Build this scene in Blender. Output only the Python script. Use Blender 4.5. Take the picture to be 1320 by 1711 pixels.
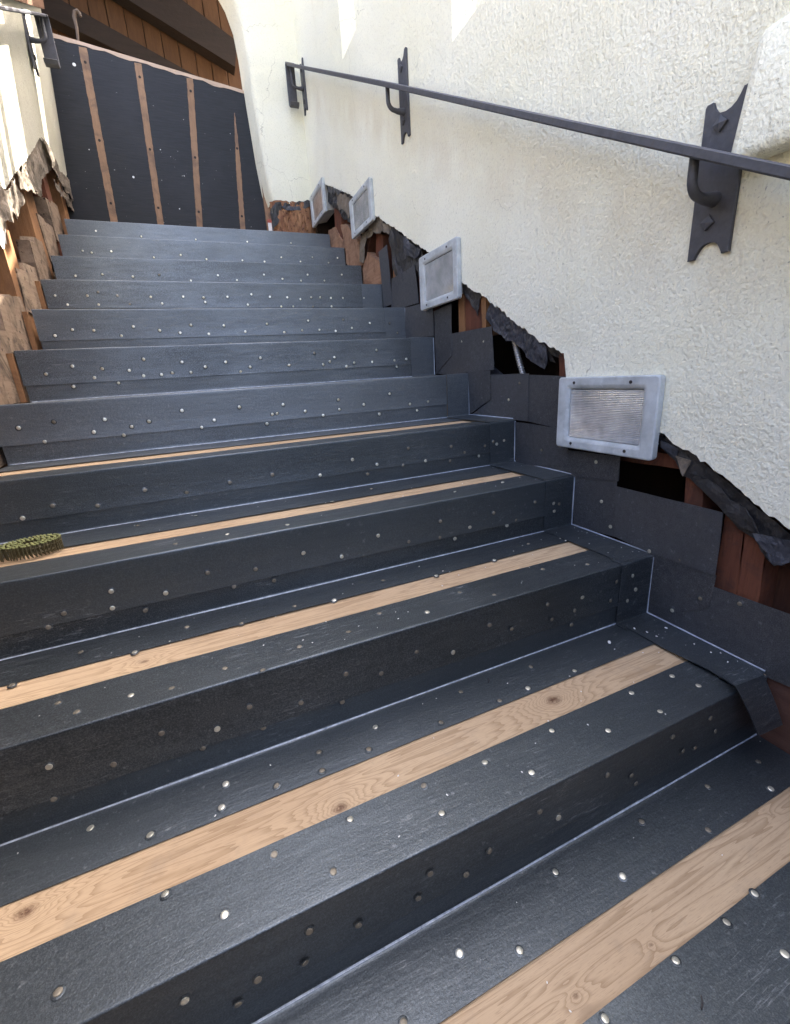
import bpy, bmesh, math, random
from mathutils import Vector, Matrix, noise
from mathutils.geometry import delaunay_2d_cdt
random.seed(7)
R = math.radians
scene = bpy.context.scene
for o in list(bpy.data.objects): bpy.data.objects.remove(o)
COL = scene.collection

# ------------------------------------------------------------------ camera
CAM = Vector((-1.0969, -0.1450, 0.8872))
RIGHT = Vector((0.91617205, -0.39594492, -0.06209987))
DOWN = Vector((-0.17258881, -0.24992044, -0.95276066))
FWD = Vector((0.36172072, 0.88361043, -0.29730578))
FPX = 731.46
cd = bpy.data.cameras.new('camera'); co = bpy.data.objects.new('camera', cd); COL.objects.link(co)
m = Matrix((RIGHT, -DOWN, -FWD)).transposed().to_4x4(); m.translation = CAM
co.matrix_world = m
cd.sensor_fit = 'HORIZONTAL'; cd.sensor_width = 36; cd.lens = 36*FPX/1320
cd.clip_start = 0.02; cd.clip_end = 3000
scene.camera = co

# ------------------------------------------------------------------ light
SUN_EL, SUN_AZ = R(50), R(80)          # azimuth clockwise from +Y (the stair runs up along +Y)
sd = Vector((math.cos(SUN_EL)*math.sin(SUN_AZ), math.cos(SUN_EL)*math.cos(SUN_AZ), math.sin(SUN_EL)))
w = bpy.data.worlds.new('World'); scene.world = w; w.use_nodes = True
nt = w.node_tree; bg = nt.nodes['Background']
sky = nt.nodes.new('ShaderNodeTexSky'); sky.sky_type = 'NISHITA'; sky.sun_disc = False
sky.sun_elevation = SUN_EL; sky.sun_rotation = SUN_AZ; sky.air_density = .5; sky.dust_density = 6.0; sky.ozone_density = 0.0
nt.links.new(sky.outputs[0], bg.inputs[0]); bg.inputs[1].default_value = 0.15
sl = bpy.data.lights.new('sun', 'SUN'); sl.energy = 3.2; sl.angle = R(0.5); sl.color = (1.0, .94, .84)
so = bpy.data.objects.new('sun', sl); COL.objects.link(so)
so.rotation_euler = (-sd).to_track_quat('-Z', 'Y').to_euler(); so.location = (4, 0, 8)
vs = scene.view_settings
vs.view_transform = 'Standard'; vs.look = 'None'; vs.gamma = 1.0; vs.exposure = 3.48; vs.use_curve_mapping = False

# ------------------------------------------------------------------ helpers
def W(px, py, ax, v):
    """point of the place seen at a photograph pixel, on the plane ax = v"""
    d = RIGHT*((px-660)/FPX) + DOWN*((py-855.5)/FPX) + FWD
    i = 'xyz'.index(ax)
    return CAM + d*((v-CAM[i])/d[i])
def YZ(pts, x=0.0):
    return [(p.y, p.z) for p in (W(a, b, 'x', x) for a, b in pts)]

def tag(o, label=None, cat=None, group=None, kind=None):
    if label: o['label'] = label
    if cat: o['category'] = cat
    if group: o['group'] = group
    if kind: o['kind'] = kind
    return o
def setparent(o, p):
    if p is not None:
        o.parent = p
        o.matrix_parent_inverse = p.matrix_local.inverted() if False else Matrix.Translation(-p.location)   # every location in this script is a world location
def root(name, loc, label, cat, group=None):
    o = bpy.data.objects.new(name, None); COL.objects.link(o); o.location = loc
    o.empty_display_size = .1
    return tag(o, label, cat, group)
def link(name, me, mat, parent=None):
    o = bpy.data.objects.new(name, me); COL.objects.link(o)
    if mat is not None and not me.materials: me.materials.append(mat)
    setparent(o, parent)
    return o
def mesh(name, verts, faces, smooth=False, ang=35):
    me = bpy.data.meshes.new(name); me.from_pydata([tuple(v) for v in verts], [], faces); me.update()
    if smooth:
        for p in me.polygons: p.use_smooth = True
        me.set_sharp_from_angle(angle=R(ang))
    return me
def frombm(name, bm, smooth=False, ang=35):
    bmesh.ops.recalc_face_normals(bm, faces=bm.faces[:])
    me = bpy.data.meshes.new(name); bm.to_mesh(me); bm.free()
    if smooth:
        for p in me.polygons: p.use_smooth = True
        me.set_sharp_from_angle(angle=R(ang))
    return me
def boxmesh(name, lo, hi, bev=0.0, seg=2):
    bm = bmesh.new(); bmesh.ops.create_cube(bm, size=1)
    for v in bm.verts:
        for i in range(3): v.co[i] = lo[i] + (v.co[i]+.5)*(hi[i]-lo[i])
    if bev: bmesh.ops.bevel(bm, geom=bm.edges[:], offset=bev, segments=seg, affect='EDGES', profile=.5)
    return frombm(name, bm, bev > 0)
def box(name, lo, hi, mat, parent=None, bev=0.0, seg=2):
    return link(name, boxmesh(name, lo, hi, bev, seg), mat, parent)
def rough_edge(pts, step=.05, amp=.006, seed=0):
    """closed outline with small broken irregularities"""
    out = []; n = len(pts)
    for i in range(n):
        a = Vector(pts[i]); b = Vector(pts[(i+1) % n]); L = (b-a).length
        k = max(1, int(L/step)); nrm = Vector((-(b-a).y, (b-a).x)); nrm = nrm/(L+1e-9)
        for j in range(k):
            p = a.lerp(b, j/k)
            if j: p = p + nrm*(noise.noise(Vector((p.x*37+seed, p.y*37, seed*1.7)))*amp*1.6 + random.uniform(-amp, amp)*.5)
            out.append((p.x, p.y))
    return out
def prism(name, pts, x0, x1, mat, parent=None, bev=0.0, axis='x'):
    """outline in the plane across `axis`, extruded from x0 to x1"""
    def P(p, x): return (x, p[0], p[1]) if axis == 'x' else ((p[0], x, p[1]) if axis == 'y' else (p[0], p[1], x))
    bm = bmesh.new()
    a = [bm.verts.new(P(p, x0)) for p in pts]; b = [bm.verts.new(P(p, x1)) for p in pts]
    n = len(pts)
    for i in range(n): bm.faces.new((a[i], b[i], b[(i+1) % n], a[(i+1) % n]))
    if n > 60:
        cv, _, cf, ov, _, _ = delaunay_2d_cdt([Vector(p) for p in pts], [], [list(range(n))], 1, 1e-6)
        idx = [o_[0] if o_ else None for o_ in ov]
        for t_ in cf:
            q = [idx[i] for i in t_]
            if None in q or len(set(q)) < 3: continue
            bm.faces.new([a[i] for i in q]); bm.faces.new([b[i] for i in q[::-1]])
        return link(name, frombm(name, bm), mat, parent)
    fa = bm.faces.new(a); fb = bm.faces.new(b[::-1])
    if bev:
        es = list(fa.edges)+list(fb.edges)
        bmesh.ops.bevel(bm, geom=es, offset=bev, segments=1, affect='EDGES', profile=.5)
    bmesh.ops.triangulate(bm, faces=[f for f in bm.faces if len(f.verts) > 4])
    return link(name, frombm(name, bm), mat, parent)
def paper(name, pts, x, amp, mat, parent=None, cuts=3, seed=0, curl=0.0, jag=.012):
    """torn, buckled sheet lying near the plane x"""
    pts = rough_edge(pts, .03, jag, seed)
    bm = bmesh.new(); f = bm.faces.new([bm.verts.new((x, a, b)) for a, b in pts])
    bmesh.ops.triangulate(bm, faces=[f])
    for _ in range(cuts):
        bmesh.ops.subdivide_edges(bm, edges=[e for e in bm.edges if e.calc_length() > .02], cuts=1, use_grid_fill=True)
        bmesh.ops.triangulate(bm, faces=[q for q in bm.faces if len(q.verts) > 3])
    zt = max(p[1] for p in pts)
    for v in bm.verts:
        q = v.co*9 + Vector((seed*3.1, 0, 0))
        d = noise.noise(q)*amp + noise.noise(q*2.7)*amp*.55 + abs(noise.noise(q*5))*amp*.5 + noise.noise(q*11)*amp*.22
        v.co.x += d - curl*max(0, noise.noise(v.co*4+Vector((seed, 0, 0)))+.3)
    o = link(name, frombm(name, bm), mat, parent)
    s = o.modifiers.new('thickness', 'SOLIDIFY'); s.thickness = .002; s.offset = 0
    return o
def sweepx(name, prof, x0, x1, thick, mat, parent=None, nx=34, wav=.0011, seed=0, dx=None):
    """folded sheet: profile in (y, z), outer side on the left hand going along it, run along x"""
    n = len(prof); nor = []
    for i in range(n):
        a = Vector(prof[max(0, i-1)]); b = Vector(prof[min(n-1, i+1)]); t = (b-a).normalized()
        nor.append(Vector((-t.y, t.x)))
    vs_, fs = [], []
    for j in range(nx+1):
        x = x0+(x1-x0)*j/nx
        for s in (0, 1):
            for i, (y, z) in enumerate(prof):
                k = noise.noise(Vector((x*3.1+seed*5.3, y*9, z*9+seed)))*wav*2 + noise.noise(Vector((x*11+seed, y*20, z*20)))*wav*.6
                d = nor[i]*(k - (thick if s else 0))
                vs_.append((x, y+d.x, z+d.y))
    def id(j, s, i): return j*2*n + s*n + i
    for j in range(nx):
        for i in range(n-1):
            fs.append((id(j, 0, i), id(j, 0, i+1), id(j+1, 0, i+1), id(j+1, 0, i)))
            fs.append((id(j, 1, i), id(j+1, 1, i), id(j+1, 1, i+1), id(j, 1, i+1)))
        for i, sgn in ((0, 0), (n-1, 1)):
            fs.append((id(j, 0, i), id(j+1, 0, i), id(j+1, 1, i), id(j, 1, i)))
    for j in (0, nx):
        for i in range(n-1): fs.append((id(j, 0, i), id(j, 1, i), id(j, 1, i+1), id(j, 0, i+1)))
    bm = bmesh.new(); bv = [bm.verts.new(v) for v in vs_]
    for f in fs: bm.faces.new([bv[q] for q in f])
    return link(name, frombm(name, bm, True, 40), mat, parent)
def tube(name, pts, r, mat, parent=None, seg=10, rad=None):
    bm = bmesh.new(); rings = []; n = len(pts); pts = [Vector(p) for p in pts]; up = None
    for i, p in enumerate(pts):
        t = (pts[min(n-1, i+1)]-pts[max(0, i-1)]).normalized()
        if up is None: up = t.orthogonal().normalized()
        up = (up - t*up.dot(t)).normalized(); s = t.cross(up); rr = rad[i] if rad else r
        rings.append([bm.verts.new(p + (up*math.cos(a)+s*math.sin(a))*rr) for a in (2*math.pi*k/seg for k in range(seg))])
    for i in range(n-1):
        for k in range(seg): bm.faces.new((rings[i][k], rings[i][(k+1) % seg], rings[i+1][(k+1) % seg], rings[i+1][k]))
    bm.faces.new(rings[0][::-1]); bm.faces.new(rings[-1])
    return link(name, frombm(name, bm, True, 50), mat, parent)
def bar(name, pts, wx, th, mat, parent=None):
    """flat bar of width wx along x following a path in (x, y, z)"""
    n = len(pts); pts = [Vector(p) for p in pts]; bm = bmesh.new(); rings = []
    for i, p in enumerate(pts):
        t = (pts[min(n-1, i+1)]-pts[max(0, i-1)]).normalized(); xx = Vector((1, 0, 0)); nn = t.cross(xx).normalized()
        c = .003
        rings.append([bm.verts.new(p+xx*a+nn*b) for a, b in ((-wx/2, -th/2+c), (-wx/2+c, -th/2), (wx/2-c, -th/2), (wx/2, -th/2+c), (wx/2, th/2-c), (wx/2-c, th/2), (-wx/2+c, th/2), (-wx/2, th/2-c))])
    for i in range(n-1):
        for k in range(8): bm.faces.new((rings[i][k], rings[i][(k+1) % 8], rings[i+1][(k+1) % 8], rings[i+1][k]))
    bm.faces.new(rings[0][::-1]); bm.faces.new(rings[-1])
    return link(name, frombm(name, bm, True, 30), mat, parent)

# ------------------------------------------------------------------ materials
class NT:
    def __init__(s, name):
        s.m = bpy.data.materials.new(name); s.m.use_nodes = True; s.t = s.m.node_tree
        s.b = s.t.nodes['Principled BSDF']; s._c = None
    def n(s, typ, **kw):
        x = s.t.nodes.new(typ)
        for k, v in kw.items(): setattr(x, k, v)
        return x
    def l(s, a, b): s.t.links.new(a, b)
    def put(s, sock, v):
        if hasattr(v, 'node'): s.l(v, sock)
        else: sock.default_value = v
    def pos(s):
        if s._c is None: s._c = s.n('ShaderNodeNewGeometry').outputs['Position']
        return s._c
    def objc(s): return s.n('ShaderNodeTexCoord').outputs['Object']
    def mapv(s, v, sc=(1, 1, 1), loc=(0, 0, 0), rot=(0, 0, 0)):
        x = s.n('ShaderNodeMapping'); s.l(v, x.inputs[0]); x.inputs[1].default_value = loc; x.inputs[2].default_value = rot; x.inputs[3].default_value = sc
        return x.outputs[0]
    def noise(s, v, sc, det=4, rough=.55, dist=0.0, out=0):
        x = s.n('ShaderNodeTexNoise'); s.l(v, x.inputs['Vector']); x.inputs['Scale'].default_value = sc
        x.inputs['Detail'].default_value = det; x.inputs['Roughness'].default_value = rough; x.inputs['Distortion'].default_value = dist
        return x.outputs[out]
    def vor(s, v, sc, feat='F1', rnd=1.0):
        x = s.n('ShaderNodeTexVoronoi', feature=feat); s.l(v, x.inputs['Vector']); x.inputs['Scale'].default_value = sc; x.inputs['Randomness'].default_value = rnd
        return x.outputs['Distance']
    def m_(s, op, a, b=0.0, c=0.0, clamp=False):
        x = s.n('ShaderNodeMath', operation=op, use_clamp=clamp)
        for i, q in enumerate((a, b, c)): s.put(x.inputs[i], q)
        return x.outputs[0]
    def rng(s, v, a, b, c=0.0, d=1.0):
        x = s.n('ShaderNodeMapRange'); s.l(v, x.inputs[0])
        for i, q in enumerate((a, b, c, d)): x.inputs[i+1].default_value = q
        return x.outputs[0]
    def mix(s, f, a, b, typ='MIX'):
        x = s.n('ShaderNodeMix', data_type='RGBA', blend_type=typ); s.put(x.inputs[0], f)
        for i, q in ((6, a), (7, b)):
            if hasattr(q, 'node'): s.l(q, x.inputs[i])
            else: x.inputs[i].default_value = (*q, 1) if len(q) == 3 else q
        return x.outputs[2]
    def sep(s, v):
        x = s.n('ShaderNodeSeparateXYZ'); s.l(v, x.inputs[0]); return x.outputs
    def bump(s, h, st, dist, prev=None):
        x = s.n('ShaderNodeBump'); s.l(h, x.inputs['Height']); x.inputs['Strength'].default_value = st; x.inputs['Distance'].default_value = dist
        if prev is not None: s.l(prev, x.inputs['Normal'])
        return x.outputs[0]
    def rnd(s): return s.n('ShaderNodeObjectInfo').outputs['Random']
    def done(s, col, rough=.6, bump=None, metal=0.0, spec=.5):
        c = s.b.inputs['Base Color']
        if hasattr(col, 'node'): s.l(col, c)
        else: c.default_value = (*col, 1)
        s.put(s.b.inputs['Roughness'], rough); s.put(s.b.inputs['Metallic'], metal); s.b.inputs['Specular IOR Level'].default_value = spec
        if bump is not None: s.l(bump, s.b.inputs['Normal'])
        return s.m

def mat_sheet(name, base=(.080, .092, .100), rough=.34, metal=.78):
    k = NT(name); p = k.pos(); tc = k.objc()
    big = k.noise(p, 3.0, 4); mid = k.noise(k.mapv(p, (1, 6, 6)), 9, 5, .65); speck = k.noise(p, 380, 3, .75); grit = k.noise(p, 150, 4, .7)
    c = k.mix(k.rng(big, .3, .7), tuple(v*.72 for v in base), tuple(v*1.25 for v in base))
    c = k.mix(k.m_('MULTIPLY', k.rng(mid, .40, .66), .45), c, tuple(v*.55 for v in base))
    c = k.mix(k.m_('MULTIPLY', k.rng(speck, .50, .66), .55), c, tuple(v*2.1 for v in base))
    c = k.mix(k.m_('MULTIPLY', k.rng(speck, .48, .36), .50), c, tuple(v*.35 for v in base))
    c = k.mix(k.m_('MULTIPLY', k.rnd(), .45), c, tuple(v*1.6 for v in base))
    # pale scuffs, drips and dusty scratches
    scr = k.noise(k.mapv(p, (3, 30, 30), rot=(.3, .2, .5)), 6, 6, .75, 1.5)
    patch = k.rng(k.noise(p, 5, 3), .50, .66)
    marks = k.m_('MULTIPLY', k.m_('MULTIPLY', k.rng(scr, .56, .68), patch), 1.0)
    dust = k.m_('MULTIPLY', k.m_('MULTIPLY', k.rng(k.noise(p, 70, 5, .7), .60, .74), k.rng(k.noise(p, 2.3, 2), .40, .60)), .75)
    mk = k.m_('MAXIMUM', marks, dust)
    c = k.mix(mk, c, (.24, .255, .265))
    r = k.m_('ADD', k.m_('MULTIPLY', mid, .24), rough-.12)
    r = k.m_('ADD', r, k.m_('MULTIPLY', grit, .14))
    b = k.bump(speck, .18, .0022); b = k.bump(grit, .16, .004, b); b = k.bump(mid, .10, .012, b)
    return k.done(c, r, b, metal=k.m_('SUBTRACT', metal, k.m_('MULTIPLY', mk, metal)), spec=.5)
M = {}
M['sheet'] = mat_sheet('dark_flashing')
M['sheet_skylit'] = mat_sheet('skylit_flashing', (.128, .141, .150), .38)  # lighter copy for the upper steps; their sky reflection put into the colour
M['sheet_side'] = mat_sheet('dark_flashing_side', (.100, .103, .112), .48)
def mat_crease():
    k = NT('painted_fold_glint'); p = k.pos()  # reflection along the folds, painted as a pale blue-grey colour
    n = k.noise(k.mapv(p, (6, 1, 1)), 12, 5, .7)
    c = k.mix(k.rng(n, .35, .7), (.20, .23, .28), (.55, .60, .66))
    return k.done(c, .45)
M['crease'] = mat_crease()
def mat_ply():
    k = NT('bare_plywood'); p = k.pos(); s = k.sep(p)
    # knots (x, y, radius) lying on the bare strips
    grain = k.noise(k.mapv(p, (.36, 8, 1)), 3.0, 3, .5, .15)
    add = None; dark = None
    for (px, py, z, rad) in ((925, 1168, .1716, .020), (568, 1348, .1716, .015), (42, 1522, .1716, .016), (240, 1104, .3557, .010), (962, 1662, 0, .006), (1088, 1577, 0, .005), (700, 1040, .3557, .004), (1290, 1360, 0, .004)):
        q = W(px, py, 'z', z)
        v = k.n('ShaderNodeVectorMath', operation='SUBTRACT'); k.l(p, v.inputs[0]); v.inputs[1].default_value = q
        v2 = k.n('ShaderNodeVectorMath', operation='MULTIPLY'); k.l(v.outputs[0], v2.inputs[0]); v2.inputs[1].default_value = (.75, 1.15, 1)
        ln = k.n('ShaderNodeVectorMath', operation='LENGTH'); k.l(v2.outputs[0], ln.inputs[0])
        d = ln.outputs['Value']
        g = k.m_('POWER', 2.718, k.m_('MULTIPLY', d, -1.0/(rad*2.0)))
        g = k.m_('MULTIPLY', g, min(1.2, rad*58))
        add = g if add is None else k.m_('ADD', add, g)
        dk = k.rng(d, rad*.2, rad*.95, 1, 0)
        dark = dk if dark is None else k.m_('MAXIMUM', dark, dk)
    f = k.m_('ADD', grain, add)
    ring = k.m_('FRACT', k.m_('MULTIPLY', f, 12))
    line = k.rng(ring, .55, 1.0)
    fine = k.noise(k.mapv(p, (4, 160, 4)), 4, 4, .6)
    pore = k.noise(k.mapv(p, (22, 420, 1)), 2, 2, .6)
    base = k.mix(k.rng(k.noise(p, 2.2, 3), .3, .7), (.45, .312, .186), (.515, .376, .234))
    base = k.mix(k.m_('MULTIPLY', line, .62), base, (.245, .155, .080))
    base = k.mix(k.m_('MULTIPLY', k.rng(fine, .35, .75), .25), base, (.24, .155, .09))
    base = k.mix(k.m_('MULTIPLY', k.rng(pore, .57, .72), .5), base, (.18, .11, .06))
    dark = k.m_('MULTIPLY', dark, k.rng(k.noise(p, 120, 4, .7), .22, .55))
    base = k.mix(k.m_('MULTIPLY', dark, 1.0), base, (.085, .036, .018))
    dirt = k.rng(k.noise(p, 14, 5, .7), .56, .74)
    base = k.mix(k.m_('MULTIPLY', dirt, .25), base, (.18, .15, .12))
    b = k.bump(fine, .12, .002)
    return k.done(base, .62, b, spec=.3)
M['ply'] = mat_ply()
def mat_wood(name, a, b, dark, axis=2, sc=1.0, stain=None, stain_amt=.5, speck=None, gr=.55):
    k = NT(name); p = k.pos()
    st = [14, 14, 14]; st[axis] = 1.0
    j = k.n('ShaderNodeVectorMath', operation='ADD'); k.l(k.mapv(p, tuple(st)), j.inputs[0])
    cmb = k.n('ShaderNodeCombineXYZ'); k.l(k.m_('MULTIPLY', k.rnd(), 17.0), cmb.inputs[0]); k.l(cmb.outputs[0], j.inputs[1])
    g = k.noise(j.outputs[0], 3.0*sc, 5, .65, .4)
    c = k.mix(k.rng(g, .3, .7), a, b)
    g2 = k.noise(j.outputs[0], 14*sc, 4, .7, .3)
    c = k.mix(k.m_('MULTIPLY', k.rng(g2, .52, .75), gr), c, dark)
    if stain: c = k.mix(k.m_('MULTIPLY', k.rng(k.noise(p, 9, 5, .7, .8), .48, .62), stain_amt), c, stain)
    if speck: c = k.mix(k.rng(k.noise(p, 42, 3, .6), .62, .68), c, speck)
    c = k.mix(k.m_('MULTIPLY', k.rnd(), .25), c, dark)
    bm_ = k.bump(g2, .35, .004); bm_ = k.bump(k.noise(p, 30, 4), .25, .008, bm_)
    return k.done(c, .75, bm_, spec=.25)
M['stud'] = mat_wood('old_red_stud', (.11, .038, .022), (.18, .068, .038), (.06, .022, .014), stain=(.05, .03, .025), stain_amt=.6)
M['stud_plaster'] = mat_wood('stud_with_plaster_spatter', (.115, .040, .022), (.185, .068, .038), (.06, .022, .014), stain=(.05, .03, .025), stain_amt=.5)
M['stud_tan'] = mat_wood('tan_stud', (.25, .125, .055), (.34, .18, .085), (.12, .055, .025), stain=(.14, .07, .04), stain_amt=.5)
M['raw_wood'] = mat_wood('raw_pinkish_lumber', (.29, .165, .10), (.38, .235, .15), (.15, .065, .035), axis=1, stain=(.12, .055, .03), stain_amt=.6, gr=.6)
M['grey_wood'] = mat_wood('weathered_stringer_wood', (.23, .165, .115), (.33, .25, .18), (.08, .05, .033), axis=1, stain=(.085, .062, .047), stain_amt=.9, speck=(.04, .028, .02))
M['rot'] = mat_wood('rotted_wood', (.26, .12, .06), (.40, .22, .11), (.06, .022, .012), axis=2, sc=.8, stain=(.17, .07, .04), stain_amt=.8, speck=(.05, .02, .012), gr=.9)
M['dark_wood'] = mat_wood('dark_stained_beam', (.018, .012, .008), (.028, .018, .012), (.009, .007, .006), axis=0)
M['plank'] = mat_wood('brown_porch_plank', (.085, .038, .015), (.115, .054, .021), (.035, .016, .008), axis=2)
M['post'] = mat_wood('grey_brown_post', (.10, .075, .055), (.14, .10, .075), (.05, .035, .025), axis=2)
M['sheath'] = mat_wood('old_sheathing', (.060, .024, .015), (.095, .040, .024), (.02, .010, .008), axis=2)
M['cavity'] = mat_wood('shade_dark_sheathing', (.018, .011, .009), (.030, .018, .013), (.008, .006, .005), axis=2)  # shade of the wall cavities put into a near-black colour
M['stringer_red'] = mat_wood('painted_brown_stringer', (.10, .048, .034), (.14, .070, .050), (.07, .032, .024), axis=1)
M['ply_core'] = mat_wood('plywood_core', (.44, .28, .17), (.52, .35, .22), (.28, .16, .09), axis=0)
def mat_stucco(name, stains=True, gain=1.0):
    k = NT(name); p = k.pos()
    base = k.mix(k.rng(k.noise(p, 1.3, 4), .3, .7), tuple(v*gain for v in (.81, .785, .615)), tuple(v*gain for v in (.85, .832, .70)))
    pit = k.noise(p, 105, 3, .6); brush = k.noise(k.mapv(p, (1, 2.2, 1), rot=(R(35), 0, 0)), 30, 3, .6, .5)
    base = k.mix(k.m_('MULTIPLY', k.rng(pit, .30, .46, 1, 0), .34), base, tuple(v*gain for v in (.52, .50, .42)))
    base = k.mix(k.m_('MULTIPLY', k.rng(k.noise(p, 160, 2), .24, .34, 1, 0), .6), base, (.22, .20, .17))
    if stains:
        s = k.sep(p)
        d = k.m_('SUBTRACT', s[2], k.m_('ADD', k.m_('MULTIPLY', s[1], .564), .72))      # height above a line a little under the handrail
        d = k.m_('ADD', d, k.m_('MULTIPLY', k.noise(p, 5, 4), .10))
        band = k.m_('MULTIPLY', k.rng(d, -.05, .09), k.rng(d, .12, .22, 1, 0))
        band = k.m_('MULTIPLY', band, k.rng(k.noise(k.mapv(p, (1, 1, .5)), 6, 5, .65), .38, .62))
        base = k.mix(k.m_('MULTIPLY', band, .26), base, (.56, .44, .27))
        rust = k.m_('MULTIPLY', k.rng(k.noise(k.mapv(p, (1, 1, .35)), 11, 4, .6), .63, .75), k.rng(d, -.5, .1))
        base = k.mix(k.m_('MULTIPLY', rust, .10), base, (.50, .34, .16))
    wob = k.n('ShaderNodeVectorMath', operation='ADD'); k.l(p, wob.inputs[0]); k.l(k.mapv(k.noise(p, 9, 3, out=1), (.12, .12, .12)), wob.inputs[1])
    ck = k.rng(k.vor(wob.outputs[0], 1.5, 'DISTANCE_TO_EDGE'), .0006, .0022, 1, 0)
    ck = k.m_('MULTIPLY', ck, k.rng(k.noise(p, 1.7, 2), .52, .60))
    base = k.mix(k.m_('MULTIPLY', ck, .55), base, (.25, .23, .19))
    soil = k.rng(k.noise(p, 2.5, 5, .65), .55, .75)
    base = k.mix(k.m_('MULTIPLY', soil, .16), base, (.56, .55, .47))
    b = k.bump(pit, .60, .0075); b = k.bump(brush, .42, .010, b); b = k.bump(k.noise(p, 3.5, 2), .35, .05, b)
    return k.done(base, .9, b, spec=.2)
M['stucco'] = mat_stucco('cream_stucco')
M['stucco_pier'] = mat_stucco('cream_stucco_plain', False, .86)
M['stucco_left'] = mat_stucco('shade_toned_cream_stucco', False, .52)  # shade on the left wall put into a darker copy of the stucco
def mat_paper(name, a, b, hi, rough=.5):
    k = NT(name); p = k.pos()
    c = k.mix(k.rng(k.noise(p, 14, 5, .7), .35, .65), a, b)
    c = k.mix(k.m_('MULTIPLY', k.rng(k.noise(p, 26, 6, .75, .6), .55, .68), .55), c, hi)
    bm_ = k.bump(k.noise(p, 45, 5, .7), .5, .01)
    return k.done(c, k.rng(k.noise(p, 12, 3), .3, .7, rough-.12, rough+.2), bm_)
M['tar'] = mat_paper('torn_tar_paper', (.012, .012, .013), (.035, .032, .032), (.10, .098, .10), .42)
M['tar_blue'] = mat_paper('torn_membrane', (.020, .021, .026), (.055, .057, .070), (.17, .18, .23), .38)
M['tar_brown'] = mat_paper('weathered_felt', (.11, .09, .068), (.21, .17, .13), (.30, .25, .19), .8)
def mat_simple(name, col, rough=.5, metal=0.0, var=.15, sc=40, bump=.1, hi=None, spec=.5):
    k = NT(name); p = k.pos(); n = k.noise(p, sc, 5, .65)
    c = k.mix(k.rng(n, .3, .7), tuple(v*(1-var) for v in col), tuple(min(1, v*(1+var)) for v in col))
    if hi: c = k.mix(k.m_('MULTIPLY', k.rng(k.noise(p, sc*1.7, 5, .7), .60, .68), .6), c, hi)
    return k.done(c, rough, k.bump(n, bump, .003) if bump else None, metal, spec)
M['iron'] = mat_simple('wrought_iron_paint', (.062, .063, .072), .5, 0, .22, 55, .3, (.075, .062, .052), .4)
M['frame'] = mat_simple('pale_cast_aluminium', (.46, .49, .50), .5, 0.0, .25, 16, .2, (.62, .66, .67))
M['screw'] = mat_simple('dark_screw', (.05, .045, .045), .5, .4)
M['reflector'] = mat_simple('dusty_reflector', (.70, .69, .65), .5, 0, .1, 9, 0)
M['nail'] = mat_simple('zinc_roofing_nail', (.62, .60, .50), .36, .75, .15, 160, .1)
M['nail_shaded'] = mat_simple('shaded_roofing_nail', (.22, .195, .15), .5, .5, .2, 160, .1)  # darker copy, painted shade for nails that catch no sky light
M['coil'] = mat_simple('olive_coil_nail', (.085, .072, .034), .42, .35, .2, 120, .1)
M['coil_head'] = mat_simple('olive_nail_head', (.25, .26, .10), .4, .2, .25, 120, .1)
M['conduit'] = mat_simple('galvanised_conduit', (.55, .55, .55), .35, .7, .1, 60, 0)
M['chip'] = mat_simple('plaster_chip', (.70, .69, .66), .9, 0, .1, 60, .2)
M['white'] = mat_simple('white_trim', (.72, .72, .72), .6, 0, .05, 20, 0)
M['red'] = mat_simple('red_edge', (.40, .09, .06), .6, 0, .05, 20, 0)
M['black'] = mat_simple('screw_hole', (.012, .010, .009), .8, 0, .1, 20, 0)
M['cap'] = mat_wood('brown_cap_rail', (.13, .07, .04), (.18, .10, .06), (.06, .03, .02), axis=1)
M['house'] = mat_simple('brown_house_render', (.105, .095, .075), .9, 0, .15, 3, .2)
M['ground'] = mat_simple('grey_paving', (.29, .29, .245), .85, 0, .2, 4, .3)
def mat_board():
    k = NT('dark_painted_plywood'); p = k.pos()
    st = k.noise(k.mapv(p, (2, 1, 26)), 5, 5, .65)
    c = k.mix(k.rng(st, .3, .72), (.007, .008, .010), (.015, .0165, .020))
    c = k.mix(k.m_('MULTIPLY', k.rng(k.noise(p, 4, 4), .5, .75), .35), c, (.026, .028, .033))
    c = k.mix(k.m_('MULTIPLY', k.rng(k.noise(p, 55, 3), .735, .765), .9), c, (.45, .45, .45))
    return k.done(c, .55, k.bump(st, .25, .006), spec=.3)
M['board'] = mat_board()
M['board_raw'] = mat_wood('bare_batten_mark', (.235, .145, .088), (.29, .185, .118), (.15, .085, .05), axis=2, stain=(.06, .05, .05), stain_amt=.45)
M['board_edge'] = mat_wood('bare_board_edge', (.42, .32, .24), (.50, .38, .30), (.28, .19, .13), axis=0)
def mat_lens():
    k = NT('frosted_ribbed_lens'); p = k.pos()
    g = k.noise(p, 14, 4, .6)
    c = k.mix(k.rng(g, .35, .7), (.42, .43, .43), (.72, .73, .72))
    mt = k.done(c, k.rng(g, .3, .7, .10, .22), None, spec=.5)
    k.b.inputs['Transmission Weight'].default_value = .5; k.b.inputs['IOR'].default_value = 1.35
    return mt
M['lens'] = mat_lens()

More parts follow.
